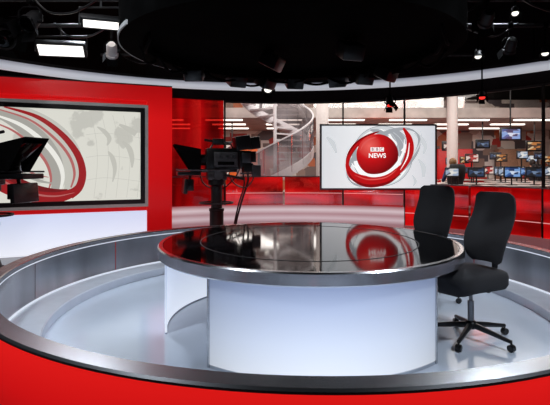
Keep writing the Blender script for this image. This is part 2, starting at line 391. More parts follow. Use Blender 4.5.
# flat picture pieces
def strip_arc(bm, fr, cx, cz, rx, rz, a0, a1, w0, w1, mi, n, tilt=0, lift=0.004):
    prev = None
    for i in range(n+1):
        s = i/n; a = rad(a0+(a1-a0)*s); w = w0+(w1-w0)*math.sin(s*PI) if w1 else w0
        pts = []
        for k in (-.5, .5):
            x = (rx+k*w)*math.cos(a); z = (rz+k*w)*math.sin(a); tt = rad(tilt)
            pts.append(bm.verts.new(fr(cx+x*math.cos(tt)-z*math.sin(tt), cz+x*math.sin(tt)+z*math.cos(tt), lift)))
        if prev:
            f = bm.faces.new((prev[0],prev[1],pts[1],pts[0])); f.material_index = mi
        prev = pts
def catmull(P, n=8):
    P = [Vector(p) for p in P]; out = []
    for i in range(len(P)-1):
        p0 = P[max(i-1,0)]; p1 = P[i]; p2 = P[i+1]; p3 = P[min(i+2,len(P)-1)]
        for j in range(n):
            t = j/n
            out.append(.5*((2*p1)+(p2-p0)*t+(2*p0-5*p1+4*p2-p3)*t*t+(3*p1-p0-3*p2+p3)*t**3))
    out.append(P[-1]); return out
def swoosh(bm, fr, pts, mi, lift):
    """tapered ribbon through (x, z, width) points of the picture"""
    q = catmull(pts); prev = None
    for i, p in enumerate(q):
        t = q[min(i+1,len(q)-1)]-q[max(i-1,0)]; n = Vector((-t.y, t.x)).normalized(); w = max(p.z,.05)/2
        c = [bm.verts.new(fr(p.x+n.x*w, p.y+n.y*w, lift)), bm.verts.new(fr(p.x-n.x*w, p.y-n.y*w, lift))]
        if prev: bm.faces.new((prev[0],prev[1],c[1],c[0])).material_index = mi
        prev = c
def disc(bm, fr, cx, cz, rx, rz, mi, lift=.003, n=48, tilt=0):
    tt = rad(tilt); vs = []
    for i in range(n):
        x = rx*math.cos(2*PI*i/n); z = rz*math.sin(2*PI*i/n)
        vs.append(bm.verts.new(fr(cx+x*math.cos(tt)-z*math.sin(tt), cz+x*math.sin(tt)+z*math.cos(tt), lift)))
    f = bm.faces.new(vs); f.material_index = mi
def rect(bm, fr, x0, x1, z0, z1, mi, lift=.002):
    f = bm.faces.new([bm.verts.new(fr(x, z, lift)) for x, z in ((x0,z0),(x1,z0),(x1,z1),(x0,z1))]); f.material_index = mi
def mapmat(name, c0, c1, s, scale, p=.52):
    m, nt, b, out = nodes(name)
    tc = nt.nodes.new('ShaderNodeTexCoord'); nz = nt.nodes.new('ShaderNodeTexNoise'); nz.inputs['Scale'].default_value = scale; nz.inputs['Detail'].default_value = 6
    rp = nt.nodes.new('ShaderNodeValToRGB'); rp.color_ramp.elements[0].position = p; rp.color_ramp.elements[1].position = p+.03
    rp.color_ramp.elements[0].color = c0; rp.color_ramp.elements[1].color = c1
    nt.links.new(tc.outputs['Object'], nz.inputs['Vector']); nt.links.new(nz.outputs['Fac'], rp.inputs[0])
    nt.links.new(rp.outputs[0], b.inputs['Emission Color']); b.inputs['Emission Strength'].default_value = s
    b.inputs['Base Color'].default_value = (.05,.05,.05,1); b.inputs['Roughness'].default_value = .3
    return m
PM = [mapmat('map_picture', lin(224,223,213), lin(200,199,190), .92, 1.7), em('picture_red', lin(156,28,32), .92), em('picture_grey', lin(168,166,159), .94), em('picture_white', lin(236,235,228), .97), em('picture_dark_red', lin(118,20,24), .92), em('picture_pale_grey', lin(198,197,188), .93), em('picture_rose', lin(184,104,102), .92)]
tv = thing('map_screen', 'huge wall screen with pale world map and sweeping red arcs', 'screen', W(2.05,.84,0))
u0, u1, z0, z1 = .5, 3.62, .84, 2.6
bm = nb(); e = .055
for a in ((u0-e,u1+e,z1,z1+e),(u0-e,u1+e,z0-e,z0),(u0-e,u0,z0,z1),(u1,u1+e,z0,z1)): wallbox(bm, *a, -.08, .05)
obj('silver_surround', bm, pm('silver_bezel', lin(176,176,176), .4, .3, .05, emis=lin(150,150,150), es=.25), tv, world=True)
bm = nb(); bz = .08
for a in ((u0,u1,z1-bz,z1),(u0,u1,z0,z0+bz),(u0,u0+bz,z0+bz,z1-bz),(u1-bz,u1,z0+bz,z1-bz)): wallbox(bm, *a, -.09, .03)
obj('bezel', bm, M['plastic'], tv, world=True)
bm = nb()
fr = lambda x, z, l: W(x, z, l)
rect(bm, fr, u0+bz, u1-bz, z0+bz, z1-bz, 0, 0)
gx = lambda x: u0+bz+(138-x)*.01865      # picture grid: x to the right, z up
gz = lambda z: z0+bz+z*.0182
frp = lambda x, z, l: W(max(u0+bz, min(u1-bz, gx(x))), max(z0+bz, min(z1-bz, gz(z))), l)
swoosh(bm, frp, [(8,88,4),(34,82,14),(56,68,20),(71,50,21),(77,30,17),(74,12,10),(66,2,4)], 5, .002)
swoosh(bm, frp, [(-4,87,3),(22,79,10),(43,64,15),(57,46,15),(63,28,12),(62,13,8),(56,5,3)], 2, .003)
swoosh(bm, frp, [(20,88,1.4),(46,80,3.6),(66,65,5),(80,46,6),(85,28,6.5),(82,13,7),(74,5,7)], 1, .004)
swoosh(bm, frp, [(14,86,1),(40,77,1.8),(60,61,2.4),(73,44,2.6),(78,27,2.2),(75,13,1.4)], 6, .0038)
swoosh(bm, frp, [(8,82,1),(33,72,3.4),(52,56,4.4),(64,39,4.4),(68,24,3.4),(66,11,2)], 3, .0042)
swoosh(bm, frp, [(2,77,.6),(26,67,1.8),(43,52,2.6),(54,37,2.6),(58,22,2),(56,11,1)], 6, .0045)
swoosh(bm, frp, [(82,16,3),(76,8,8),(62,4,11),(44,6,13),(24,14,13),(5,27,12),(-12,44,10)], 1, .005)
swoosh(bm, frp, [(72,11,1),(60,10.5,3.5),(44,14,5.5),(26,23,6.5),(8,38,6.5),(-6,54,5)], 4, .006)
swoosh(bm, frp, [(62,17,.6),(48,20,2.6),(30,30,4),(13,44,4.4),(0,60,3)], 2, .0062)
swoosh(bm, frp, [(56,23,.6),(43,27,1.6),(28,38,2.2),(15,52,2.2)], 6, .0064)
swoosh(bm, frp, [(78,8,.5),(62,5,1.4),(45,7.5,1.8),(25,16.5,1.8),(6,30,1.4)], 6, .0066)
for pts in ([(98,72,1),(104,68,4),(109,61,4),(107,54,1.4)], [(108,48,1.4),(112,41,4.5),(114,30,3.6),(112,18,1)], [(118,75,2),(126,71,5),(134,66,6)], [(121,58,2),(127,52,5),(130,42,4.5),(130,32,1.4)]): swoosh(bm, frp, pts, 5, .0015)
for q in range(5): swoosh(bm, frp, [(92+q*10,84,.35),(97+q*10,60,.35),(98+q*10,34,.35),(95+q*10,2,.35)], 5, .0017)
for q in range(3): swoosh(bm, frp, [(88,20+q*22,.35),(107,22+q*22,.35),(138,18+q*22,.35)], 5, .0017)
obj('picture', bm, PM, tv, world=True, smooth=10)

# ---------------------------------------------------------------- centre screen
D = 9.0; k = D/F
sc = Vector(((378.5-275)*k, D, 0)); sw = 117*k; sz0 = H-(190-HY)*k; sz1 = H-(124-HY)*k; shh = sz1-sz0
ns = thing('news_screen', 'wide flat screen showing red globe and news title', 'screen', (sc.x, D, sz0))
bm = nb(); fw = .035
box(bm, (0,.03,fw/2), (sw,.06,fw)); box(bm, (0,.03,shh-fw/2), (sw,.06,fw)); box(bm, (-sw/2+fw/2,.03,shh/2), (fw,.06,shh-2*fw)); box(bm, (sw/2-fw/2,.03,shh/2), (fw,.06,shh-2*fw)); box(bm, (0,.055,shh/2), (sw,.03,shh))
obj('frame', bm, pm('silver_frame', lin(150,152,158), .35, .8), ns)
gmx, nt, b, out = nodes('screen_globe')   # shaded globe: highlight upper left, deep red towards the rim
tc = nt.nodes.new('ShaderNodeTexCoord'); vd = nt.nodes.new('ShaderNodeVectorMath'); vd.operation = 'DISTANCE'
vd.inputs[1].default_value = (-9*k, .01, shh/2+11*k); nt.links.new(tc.outputs['Object'], vd.inputs[0])
mr = nt.nodes.new('ShaderNodeMapRange'); mr.inputs['From Max'].default_value = 34*k; nt.links.new(vd.outputs['Value'], mr.inputs['Value'])
rp = nt.nodes.new('ShaderNodeValToRGB'); e = rp.color_ramp.elements
e[0].position = 0; e[0].color = lin(236,100,92); e[1].position = 1; e[1].color = lin(70,2,6); x = e.new(.38); x.color = lin(198,20,24)
nt.links.new(mr.outputs[0], rp.inputs[0]); nt.links.new(rp.outputs[0], b.inputs['Emission Color']); b.inputs['Emission Strength'].default_value = 1; b.inputs['Base Color'].default_value = (.02,.02,.02,1)
SM = [gm('screen_white', [(0, lin(216,220,224)), (.5, lin(242,243,245)), (1, lin(210,214,220))], .97, 'X'), em('screen_red', lin(186,16,20), 1.0), em('screen_grey', lin(160,164,170), 1.0), em('screen_bright', lin(250,250,250), 1.0), em('screen_deep_red', lin(128,8,12), 1.0), em('screen_pale_red', lin(222,88,84), 1.0), em('screen_pale_grey', lin(206,210,214), 1.0), gmx]
bm = nb(); HX, HZ = sw/2/k-1.75, shh/2/k-1.75
fr2 = lambda x, z, l: Vector((max(-HX,min(HX,x))*k, .012-l, shh/2+max(-HZ,min(HZ,z))*k))
rect(bm, fr2, -HX, HX, -HZ, HZ, 0, 0)
for pts in ([(36,24,1.5),(42,19,5),(47,11,4),(45,3,2)], [(40,-2,1.5),(45,-10,5),(45,-20,3)], [(-52,20,2),(-46,14,5),(-42,4,2)], [(34,-18,1),(37,-24,3),(35,-29,1)]): swoosh(bm, fr2, pts, 6, .0006)
disc(bm, fr2, 4, 1, 30.5, 30.5, 2, .001); disc(bm, fr2, 4, 1, 29.8, 29.8, 6, .0012); disc(bm, fr2, 3, 0, 28, 28, 3, .0014)
swoosh(bm, fr2, [(10,27,2),(17,23,9),(23,15,9),(20,6,5),(26,-1,8),(25,-12,5)], 2, .0016)
swoosh(bm, fr2, [(-20,18,2),(-24,8,5),(-23,-4,5)], 2, .0016)
swoosh(bm, fr2, [(-8,27,1.5),(1,25,5),(10,21,2)], 2, .0017)
for q in (10, 18, 25): strip_arc(bm, fr2, 3, 0, q, 28, -88, 88, .5, .5, 6, 24, 0, .0018)
strip_arc(bm, fr2, 5, 0, 41, 20, 5, 190, 1, 5, 2, 40, 34, .002)
strip_arc(bm, fr2, 1, 0, 34, 24, 70, 180, .8, 5, 4, 40, 28, .0021)
strip_arc(bm, fr2, 1, 0, 33.4, 23.4, 75, 180, .5, 2.6, 1, 40, 28, .0023)
disc(bm, fr2, -1, 2, 21, 21, 7, .0025)
strip_arc(bm, fr2, -1, 2, 17.5, 17.5, 95, 165, .3, 2, 5, 24, 0, .0027)
strip_arc(bm, fr2, 5, 0, 41, 21, 180, 370, 1, 5, 2, 40, 34, .003)
strip_arc(bm, fr2, 5, 0, 45, 19, 190, 365, .4, 2, 6, 40, 36, .0031)
swoosh(bm, fr2, [(-30,2,1.2),(-31,-9,4),(-25,-19,8),(-10,-24,10),(8,-21.5,9),(19,-14,6),(27,-4,1)], 1, .0034)
swoosh(bm, fr2, [(15,-21,.6),(24,-11,5),(31,4,8),(31,18,6),(25,29,2)], 1, .0035)
swoosh(bm, fr2, [(-31,-13,.4),(-25,-23,2),(-10,-29,3),(9,-26,2.6),(22,-17,1)], 4, .0036)
swoosh(bm, fr2, [(-27,-6,.4),(-19,-14,2),(-7,-18.6,3),(7,-16.5,3),(18,-8,3.4),(25,5,2.4),(26,18,.6)], 3, .0038)
swoosh(bm, fr2, [(-24,-18,.3),(-10,-22.5,1.2),(7,-20.5,1.2),(18,-13,.6)], 5, .004)
swoosh(bm, fr2, [(22,-13,.3),(29,0,1.4),(31,14,.6)], 3, .0041)
obj('picture', bm, SM, ns, smooth=10)
def text_bm(bm, s, size, cx, cz, y, mi=0):
    cu = bpy.data.curves.new('t', 'FONT'); cu.body = s; cu.size = size; cu.align_x = 'CENTER'; cu.align_y = 'CENTER'; cu.offset = size*.02
    o = bpy.data.objects.new('t', cu); C.objects.link(o)
    bpy.context.view_layer.update()
    me = bpy.data.meshes.new_from_object(o.evaluated_get(bpy.context.evaluated_depsgraph_get()))
    me.transform(Matrix.Translation((cx,y,cz)) @ Matrix.Rotation(PI/2,4,'X'))
    n0 = len(bm.faces); bm.from_mesh(me); bm.faces.ensure_lookup_table()
    for f in bm.faces[n0:]: f.material_index = mi
    bpy.data.objects.remove(o); bpy.data.curves.remove(cu); bpy.data.meshes.remove(me)
bm = nb()
for i, c in enumerate('BBC'):
    x = (-5.8+i*4.6)*k; z = shh/2+7.6*k
    r = 2.05*k; f = bm.faces.new([bm.verts.new(v) for v in ((x-r,.0065,z-r),(x+r,.0065,z-r),(x+r,.0065,z+r),(x-r,.0065,z+r))]); f.material_index = 0
    text_bm(bm, c, 4.2*k, x, z, .006, 1)
text_bm(bm, 'NEWS', 6.3*k, -1.2*k, shh/2+1.2*k, .006, 0)
obj('lettering', bm, [em('letter_white', lin(255,255,255), 1.05), SM[4]], ns, smooth=10)['label'] = 'white title lettering on the red globe'
for x in (-.6,.6):
    bm = nb(); box(bm, (x,.4,shh/2), (.06,.68,.06)); obj('wall_bracket', bm, M['black'], ns)

# ---------------------------------------------------------------- studio cameras (forward = +X)
def make_camera(label, loc, rz):
    t = thing('studio_camera', label, 'studio camera', loc, rz, 'studio cameras')
    bm = nb(); lathe(bm, [(0,.02),(.3,.02),(.32,.06),(.3,.12),(.16,.18),(.125,.3),(.125,.72),(.135,.73),(.135,.77),(.1,.78),(.1,1.18),(.15,1.2),(.15,1.3),(0,1.3)], 28); obj('pedestal', bm, M['black'], t)
    bm = nb(); sweep(bm, [(.28,.86),(.305,.86),(.305,.885),(.28,.885)], 0, 360, 40)
    for q in range(3):
        a = 2*PI*q/3+.4; tube(bm, [(.07*math.cos(a),.07*math.sin(a),.872),(.285*math.cos(a),.285*math.sin(a),.872)], .009, 8)
    obj('steering_ring', bm, M['truss'], t)
    for kk in range(3):
        bm = nb(); a = 2*PI*kk/3; c = Vector((.3*math.cos(a), .3*math.sin(a), .05)); n = Vector((-math.sin(a), math.cos(a), 0))
        tube(bm, [c-n*.03, c+n*.03], .05, 14); obj('wheel', bm, M['plastic'], t)
    bm = nb(); bbox(bm, (0,0,1.35), (.34,.24,.14), .02); bbox(bm, (0,0,1.45), (.72,.2,.06), .01); tube(bm, [(0,-.2,1.37),(0,.2,1.37)], .085, 16); obj('pan_head', bm, M['greyplastic'], t)
    bm = nb(); bbox(bm, (-.1,0,1.66), (.6,.28,.38), .02); bbox(bm, (-.5,0,1.66), (.24,.22,.3), .015); bbox(bm, (-.56,.06,1.5), (.18,.16,.16), .012); bbox(bm, (-.66,0,1.7), (.1,.18,.2), .012)
    tube(bm, [(-.3,0,1.84),(-.26,0,1.93),(.06,0,1.93),(.12,0,1.84)], .02, 8); obj('body', bm, M['plastic'], t)
    for s in (-1, 1):
        bm = nb(); bbox(bm, (-.14,s*.155,1.65), (.42,.05,.26), .012); obj('side_panel', bm, M['greyplastic'], t)
        bm = nb(); bbox(bm, (-.52,s*.12,1.68), (.16,.03,.18), .008); obj('connector_plate', bm, M['steel_dark'], t)
        bm = nb(); bbox(bm, (-.14,s*.184,1.58), (.3,.012,.06), .004); obj('vent', bm, M['matte'], t)
        for kx in (-.28, -.16, -.04):
            bm = nb(); tube(bm, [(kx,s*.175,1.7),(kx,s*.2,1.7)], .028, 14); obj('knob', bm, M['steel_dark'], t)
        bm = nb(); tube(bm, [(-.2,s*.2,1.46),(.7,s*.2,1.46)], .012, 8); obj('support_rod', bm, M['steel_dark'], t)
    bm = nb(); lathe(bm, [(0,0),(.08,0),(.1,.06),(.1,.2),(.115,.22),(.115,.3),(.09,.3),(.06,.28),(0,.28)], 24, xf((.14,0,1.64),0,PI/2)); obj('lens', bm, M['black'], t)
    bm = nb(); bbox(bm, (-.46,.0,1.95), (.28,.32,.26), .02, Matrix.Rotation(.15,3,'Y')); bbox(bm, (-.68,0,1.95), (.2,.28,.22), .02, Matrix.Rotation(.15,3,'Y')); tube(bm, [(-.28,0,1.8),(-.42,0,1.88)], .04, 10); obj('viewfinder', bm, M['plastic'], t)
    bm = nb(); bbox(bm, (-.02,.02,1.97), (.2,.14,.1), .015); tube(bm, [(.05,.02,1.97),(.22,.02,2.0)], .022, 8); obj('microphone', bm, M['black'], t)
    bm = nb(); bbox(bm, (-.7,.14,1.44), (.16,.07,.22), .012); bbox(bm, (-.54,.12,1.4), (.26,.03,.03), .006); obj('control_box', bm, M['greyplastic'], t)
    h = nb()
    def sheet(pts, th=.012):
        vs = [Vector(p) for p in pts]; n = (vs[1]-vs[0]).cross(vs[2]-vs[0]).normalized()*th
        a = [h.verts.new(p) for p in vs]; b_ = [h.verts.new(p+n) for p in vs]; q = len(a)
        h.faces.new(a[::-1]); h.faces.new(b_)
        for i in range(q): h.faces.new((a[i],a[(i+1)%q],b_[(i+1)%q],b_[i]))
    sheet([(.3,-.17,1.82),(.76,-.22,1.9),(.76,.22,1.9),(.3,.17,1.82)])
    for s in (-1, 1): sheet([(.3,s*.17,1.82),(.3,s*.17,1.48),(.48,s*.2,1.46),(.76,s*.22,1.9)])
    sheet([(.3,-.17,1.82),(.3,-.17,1.48),(.3,.17,1.48),(.3,.17,1.82)])
    obj('prompter_hood', h, M['matte'], t)
    bm = nb(); bbox(bm, (.53,0,1.64), (.52,.38,.008), .003, Matrix.Rotation(-rad(49),3,'Y')); obj('prompter_glass', bm, M['glossblack'], t)
    bm = nb(); bbox(bm, (.5,0,1.4), (.4,.4,.07), .012); bbox(bm, (.22,0,1.45), (.5,.1,.06), .008); obj('prompter_monitor', bm, M['plastic'], t)
    bm = nb(); bbox(bm, (.56,0,1.18), (.07,.46,.26), .015, Matrix.Rotation(-.1,3,'Y')); tube(bm, [(.5,0,1.2),(.46,0,1.39)], .025, 8); bbox(bm, (.48,0,1.2), (.12,.3,.2), .01); obj('talent_monitor', bm, M['plastic'], t)
    for s in (-1, 1):
        bm = nb(); tube(bm, [(-.12,s*.14,1.38),(-.3,s*.17,1.34),(-.46,s*.2,1.3)], [.018,.018,.026], 8); obj('pan_handle', bm, M['black'], t)
    for pts, r in (([(-.5,.05,1.55),(-.56,.1,1.3),(-.44,.1,.9),(-.34,.08,.5),(-.31,.1,.12),(-.36,.2,.02)], .018), ([(-.46,-.02,1.52),(-.5,.04,1.2),(-.38,.06,.8),(-.29,.04,.3),(-.33,.1,.02)], .014), ([(.3,-.1,1.44),(.2,-.16,1.2),(-.1,-.2,1.1),(-.35,-.14,1.3),(-.46,-.08,1.52)], .012), ([(-.6,.1,1.62),(-.66,.14,1.35),(-.5,.16,1.15),(-.3,.12,1.22),(-.2,.1,1.4)], .011)):
        bm = nb(); tube(bm, catmull(pts, 5), r, 8); obj('cable', bm, M['plastic'], t)
    return t
c1 = make_camera('black studio camera on a pedestal behind the desk, before the red glass', (-1.05,8.45,0), rad(196))
dup(c1, (-3.87,6.35,0), rad(-12), 'black studio camera cut by the left frame edge, before the map screen')

# ---------------------------------------------------------------- ceiling rig
KR = 1.74
can = thing('ceiling_canopy', 'big round black canopy hanging over the desk, cluttered with dark fittings', 'canopy', (.17,5.0,2.72))
bm = nb(); lathe(bm, [(0,0.12),(1.5,.12),(1.52,.03),(KR,.03),(KR,.42),(0,.42)], 120); obj('drum', bm, M['canopy'], can)
bm = nb(); sweep(bm, [(KR,.03),(KR+.012,.03),(KR+.012,.07),(KR,.07)], 148, 215, 50); obj('edge_trim', bm, pm('dim_trim', lin(150,150,150), .6), can)
for j in range(14):
    a = rad(205-j*17); r0 = 1.52+.08*(j%2); x, y = r0*math.cos(a), r0*math.sin(a); a2 = rad(205-j*17-22); x2, y2 = r0*math.cos(a2), r0*math.sin(a2)
    bm = nb(); tube(bm, catmull([(x,y,.1),(x*.98+.02,y*.98,.02),((x+x2)/2,(y+y2)/2,-.03-.025*(j%3)),(x2,y2,.01),(x2,y2,.1)], 6), .016, 6); obj('cable', bm, M['matte'], can)
for a in (0, 120, 240):
    bm = nb(); x, y = 1.4*math.cos(rad(a)), 1.4*math.sin(rad(a)); tube(bm, [(x,y,.4),(x,y,1.88)], .012, 8); obj('hanging_rod', bm, M['matte'], can)
for (x, y, r) in ((-1.2,1.0,0),(-.7,1.45,.5),(-.3,1.6,.9),(.1,1.6,.2),(.7,1.45,-.4),(1.0,1.25,.3),(1.25,1.0,.8),(-.2,.3,1.2),(.6,-.2,.3)):
    bm = nb(); R3 = Matrix.Rotation(r,3,'Z') @ Matrix.Rotation(.5,3,'X')
    bbox(bm, (x,y,.0), (.24,.22,.16), .02, R3); tube(bm, [(x,y,.02),(x,y,.12)], .02, 8); obj('dark_fitting', bm, M['plastic'], can)

BX, BY, BR = .03, 4.13, 5.47
band = thing('light_band', 'long curved white glowing band hung around the studio ceiling', 'light band', (BX,BY,3.06))
bm = nb(); sweep(bm, [(BR-.05,0),(BR,0),(BR,.15),(BR-.05,.15)], 31, 165, 120); obj('glow_face', bm, M['band'], band)
bm = nb(); sweep(bm, [(BR-.06,.15),(BR+.02,.15),(BR+.02,.2),(BR-.06,.2)], 31, 165, 120); obj('top_channel', bm, M['black'], band)
for a in (40, 60, 80, 100, 120, 140, 160):
    bm = nb(); x, y = (BR-.02)*math.cos(rad(a)), (BR-.02)*math.sin(rad(a)); tube(bm, [(x,y,.19),(x,y,1.54)], .01, 8); obj('hanging_rod', bm, M['matte'], band)
for y, x0, x1, lab in ((5.4,-4.2,4.6,'black lighting pipe across the ceiling, nearest of three'), (6.4,-4.4,4.3,'black lighting pipe across the ceiling, middle of three'), (8.1,-3,3.4,'black lighting pipe across the ceiling, farthest from the desk')):
    p = thing('lighting_pipe', lab, 'lighting pipe', ((x0+x1)/2,y,3.45), 0, 'ceiling lighting pipes')
    bm = nb(); tube(bm, [(x0,y,3.45),(x1,y,3.45)], .025, 12); obj('pipe', bm, M['truss'], p, world=True)
    for x in (x0+.3, x1-.3):
        bm = nb(); tube(bm, [(x,y,3.46),(x,y,4.6)], .012, 8); obj('hanger', bm, M['matte'], p, world=True)
    for q in range(7):
        x = x0+.3+q*(x1-x0-1)/7
        bm = nb(); tube(bm, catmull([(x,y-.02,3.48),(x+.2,y-.03,3.36-.06*(q%2)),(x+.5,y-.03,3.3),(x+.8,y-.02,3.48)], 7), .013, 6); obj('cable', bm, M['plastic'], p, world=True)

def make_spot(px, py, d, label, aim, glow, pale=False, size=1.):
    p = at(px, py, d); top = 3.45-p.z
    t = thing('stage_light', label, 'stage light', p, 0, 'spotlights on the ceiling rig')
    bodym = M['white_paint'] if pale else M['black']
    dr = (Vector(aim)-p).normalized(); q = dr.to_track_quat('Z','Y').to_matrix().to_4x4()
    bm = nb(); lathe(bm, [(0,-.2*size),(.06*size,-.19*size),(.085*size,-.14*size),(.09*size,.02*size),(.105*size,.03*size),(.105*size,.08*size),(.09*size,.08*size),(.088*size,.06*size)], 24, q); obj('housing', bm, bodym, t)
    bm = nb(); lathe(bm, [(0,.07*size),(.05*size,.068*size),(.088*size,.058*size),(0,.05*size)], 24, q); obj('lens', bm, glow, t)
    for kk in range(4):
        bm = nb(); box(bm, (0,0,0), (.17*size,.006,.12*size))
        a = kk*PI/2
        mm = q @ Matrix.Rotation(a,4,'Z') @ Matrix.Translation((0,.128*size,.13*size)) @ Matrix.Rotation(-.45,4,'X')
        bmesh.ops.transform(bm, matrix=mm, verts=bm.verts); obj('barn_door', bm, M['matte'], t)
    bm = nb(); s = .13*size
    tube(bm, [(s,0,0),(s,0,.12*size),(s*.6,0,.17*size),(-s*.6,0,.17*size),(-s,0,.12*size),(-s,0,0)], .012*size, 8)
    tube(bm, [(-s,0,0),(-.08*size,0,0)], .014, 8); tube(bm, [(s,0,0),(.08*size,0,0)], .014, 8)
    tube(bm, [(0,0,.16*size),(0,0,max(top-.02,.2))], .014, 8); obj('yoke', bm, M['matte'], t)
    bm = nb(); bbox(bm, (0,0,max(top,.22)), (.06,.07,.09), .01); obj('clamp', bm, M['matte'], t)
    return t
make_spot(2, 38, 6.4, 'large black spotlight cut by the left edge, over the map screen', (-2.0,5.2,2.6), M['glossblack'], False, 1.4)
make_spot(30, 22, 5.4, 'black unlit spotlight in the upper left, between the two soft lights and the edge', (-3.2,3,1), M['glossblack'], False, 1.0)
make_spot(112, 52, 6.4, 'pale bodied spotlight hanging beside the canopy edge', (-3,9,1.5), M['black'], True, .8)
make_spot(268, 88, 8.1, 'lit lamp just below the canopy, above the spiral stair', (.1,4,-1.2), M['lamp'], False, .75)
make_spot(390, 103, 8.1, 'small red lamp above the news screen', (2.2,6,-2), M['amber'], False, .7)
make_spot(478, 55, 6.4, 'lit spotlight right of the canopy, nearest to it', (1.9,3.8,-1), M['lamp'], False, .5)
make_spot(545, 52, 6.4, 'lit spotlight at the far right frame edge', (2.4,3.8,-1), M['lamp'], False, .5)
make_spot(515, 12, 5.4, 'small lit spotlight high in the upper right corner', (1.8,2.9,0), M['lamp'], False, .42)
make_spot(482, 96, 7.8, 'reddish small lamp hung low over the right newsroom view', (2.5,5,-1), M['amber'], False, .55)
make_spot(510, 48, 6.4, 'black unlit spotlight between the two lit ones at upper right', (3.6,9,1), M['black'], False, .8)
make_spot(486, 20, 5.4, 'black unlit spotlight left of the small lit one in the upper right corner', (3.0,9,2), M['black'], False, .8)
def soft_panel(px, py, d, w, hgt, label, aim):
    p = at(px, py, d)
    sp = thing('soft_light_panel', label, 'stage light', p)
    R = Vector(aim).normalized().to_track_quat('Z','Y').to_matrix().to_4x4()
    bm = nb(); bbox(bm, (0,0,-.05), (w,hgt,.08), .012); bmesh.ops.transform(bm, matrix=R, verts=bm.verts); obj('casing', bm, M['black'], sp)
    bm = nb(); bbox(bm, (0,0,-.004), (w-.06,hgt-.06,.012), .004); bmesh.ops.transform(bm, matrix=R, verts=bm.verts); obj('diffuser', bm, M['softlamp'], sp)
    hw = w/2+.03
    bm = nb(); tube(bm, [(-hw,0,0),(-hw,0,.2),(hw,0,.2),(hw,0,0)], .012, 8); tube(bm, [(0,0,.2),(0,0,3.44-p.z)], .014, 8); obj('yoke', bm, M['black'], sp)
soft_panel(61, 51, 6.4, .64, .23, 'flat rectangular soft light glowing white over the map screen', (.5,-2.6,-3.0))
soft_panel(101, 25, 5.4, .44, .16, 'smaller soft light strip above it, near the upper left corner', (.7,-2.0,-3.0))

# ---------------------------------------------------------------- newsroom beyond the glass
st = thing('spiral_staircase', 'pale grey spiral staircase with curved balustrade in the newsroom behind', 'staircase', (.0,14.2,.2), .2)
NS = 17; R1 = 1.14
def hx(a, r, z): return Vector((r*math.cos(a), r*math.sin(a), z))
A_S = rad(175); DA = rad(19.5); DZ = 3.3/NS
bm = nb(); tube(bm, [(0,0,0),(0,0,4.4)], .05, 18); obj('centre_pole', bm, M['stair'], st)
for i in range(NS):
    bm = nb(); a = A_S+DA*i; z = DZ*(i+1)
    prof = [hx(a,.04,z), hx(a,R1,z), hx(a+DA*.5,R1,z), hx(a+DA*1.05,R1,z), hx(a+DA*1.05,.04,z)]
    t_ = [bm.verts.new(v) for v in prof]; b_ = [bm.verts.new(v-Vector((0,0,.045))) for v in prof]
    bm.faces.new(t_); bm.faces.new(b_[::-1])
    for q in range(5): bm.faces.new((t_[q],b_[q],b_[(q+1)%5],t_[(q+1)%5]))
    obj('tread', bm, M['stair'], st)
    bm = nb(); tube(bm, [hx(a+DA*.5,R1+.02,z), hx(a+DA*.5,R1+.02,z+DZ*.5+.93)], .012, 6); obj('baluster', bm, M['steel'], st)
def ribbon(r, zl, zh, th=.02):
    bm = nb(); prev = None; n = NS*3
    for i in range(n+1):
        a = A_S+DA*NS*i/n; z = DZ*NS*i/n+DZ
        c = [bm.verts.new(hx(a,r,z+zl)), bm.verts.new(hx(a,r+th,z+zl)), bm.verts.new(hx(a,r+th,z+zh)), bm.verts.new(hx(a,r,z+zh))]
        if prev:
            for q in range(4): bm.faces.new((prev[q],prev[(q+1)%4],c[(q+1)%4],c[q]))
        else: bm.faces.new(c)
        prev = c
    bm.faces.new(prev[::-1]); return bm
obj('stringer', ribbon(R1, -.2, .08, .03), M['stair'], st)
obj('glass_balustrade', ribbon(R1, .08, .92, .015), glassmat('balustrade_glass', (.8,.75,.75,1), .14, lin(190,178,180), .45, .3), st)
obj('handrail', ribbon(R1-.01, .92, .96, .04), M['stair'], st)

FZ = .28
def make_desk(x, y, w, label):
    t = thing('newsroom_desk', label, 'desk', (x,y,FZ), 0, 'newsroom desks')
    bm = nb(); bbox(bm, (0,0,.73), (w,.8,.04), .01); obj('worktop', bm, M['wood'], t)
    for s in (-1,1):
        bm = nb(); bbox(bm, (s*(w/2-.06),0,.355), (.05,.7,.71), .008); obj('leg_panel', bm, M['white_paint'], t)
    bm = nb(); bbox(bm, (0,.36,.45), (w-.16,.03,.5), .008); obj('modesty_panel', bm, M['redpaint'], t)
    return t
scr = [blockmat('monitor_blue', [lin(30,52,96), lin(120,160,214), lin(52,88,150), lin(206,218,236)], 1, (3,1,4), .9, base=False), blockmat('monitor_white', [lin(206,206,206), lin(150,166,190), lin(70,80,96), lin(224,222,216)], 1, (3,1,4), .95, base=False), blockmat('monitor_red', [lin(150,30,32), lin(220,200,190), lin(60,30,34), lin(190,60,52)], 1, (3,1,4), .9, base=False), blockmat('monitor_dark', [lin(20,24,30), lin(40,60,90), lin(26,28,34), lin(110,130,160)], 1, (3,1,4), .9, base=False), blockmat('monitor_amber', [lin(190,120,60), lin(60,44,36), lin(216,190,150), lin(90,60,44)], 1, (3,1,4), .85, base=False)]
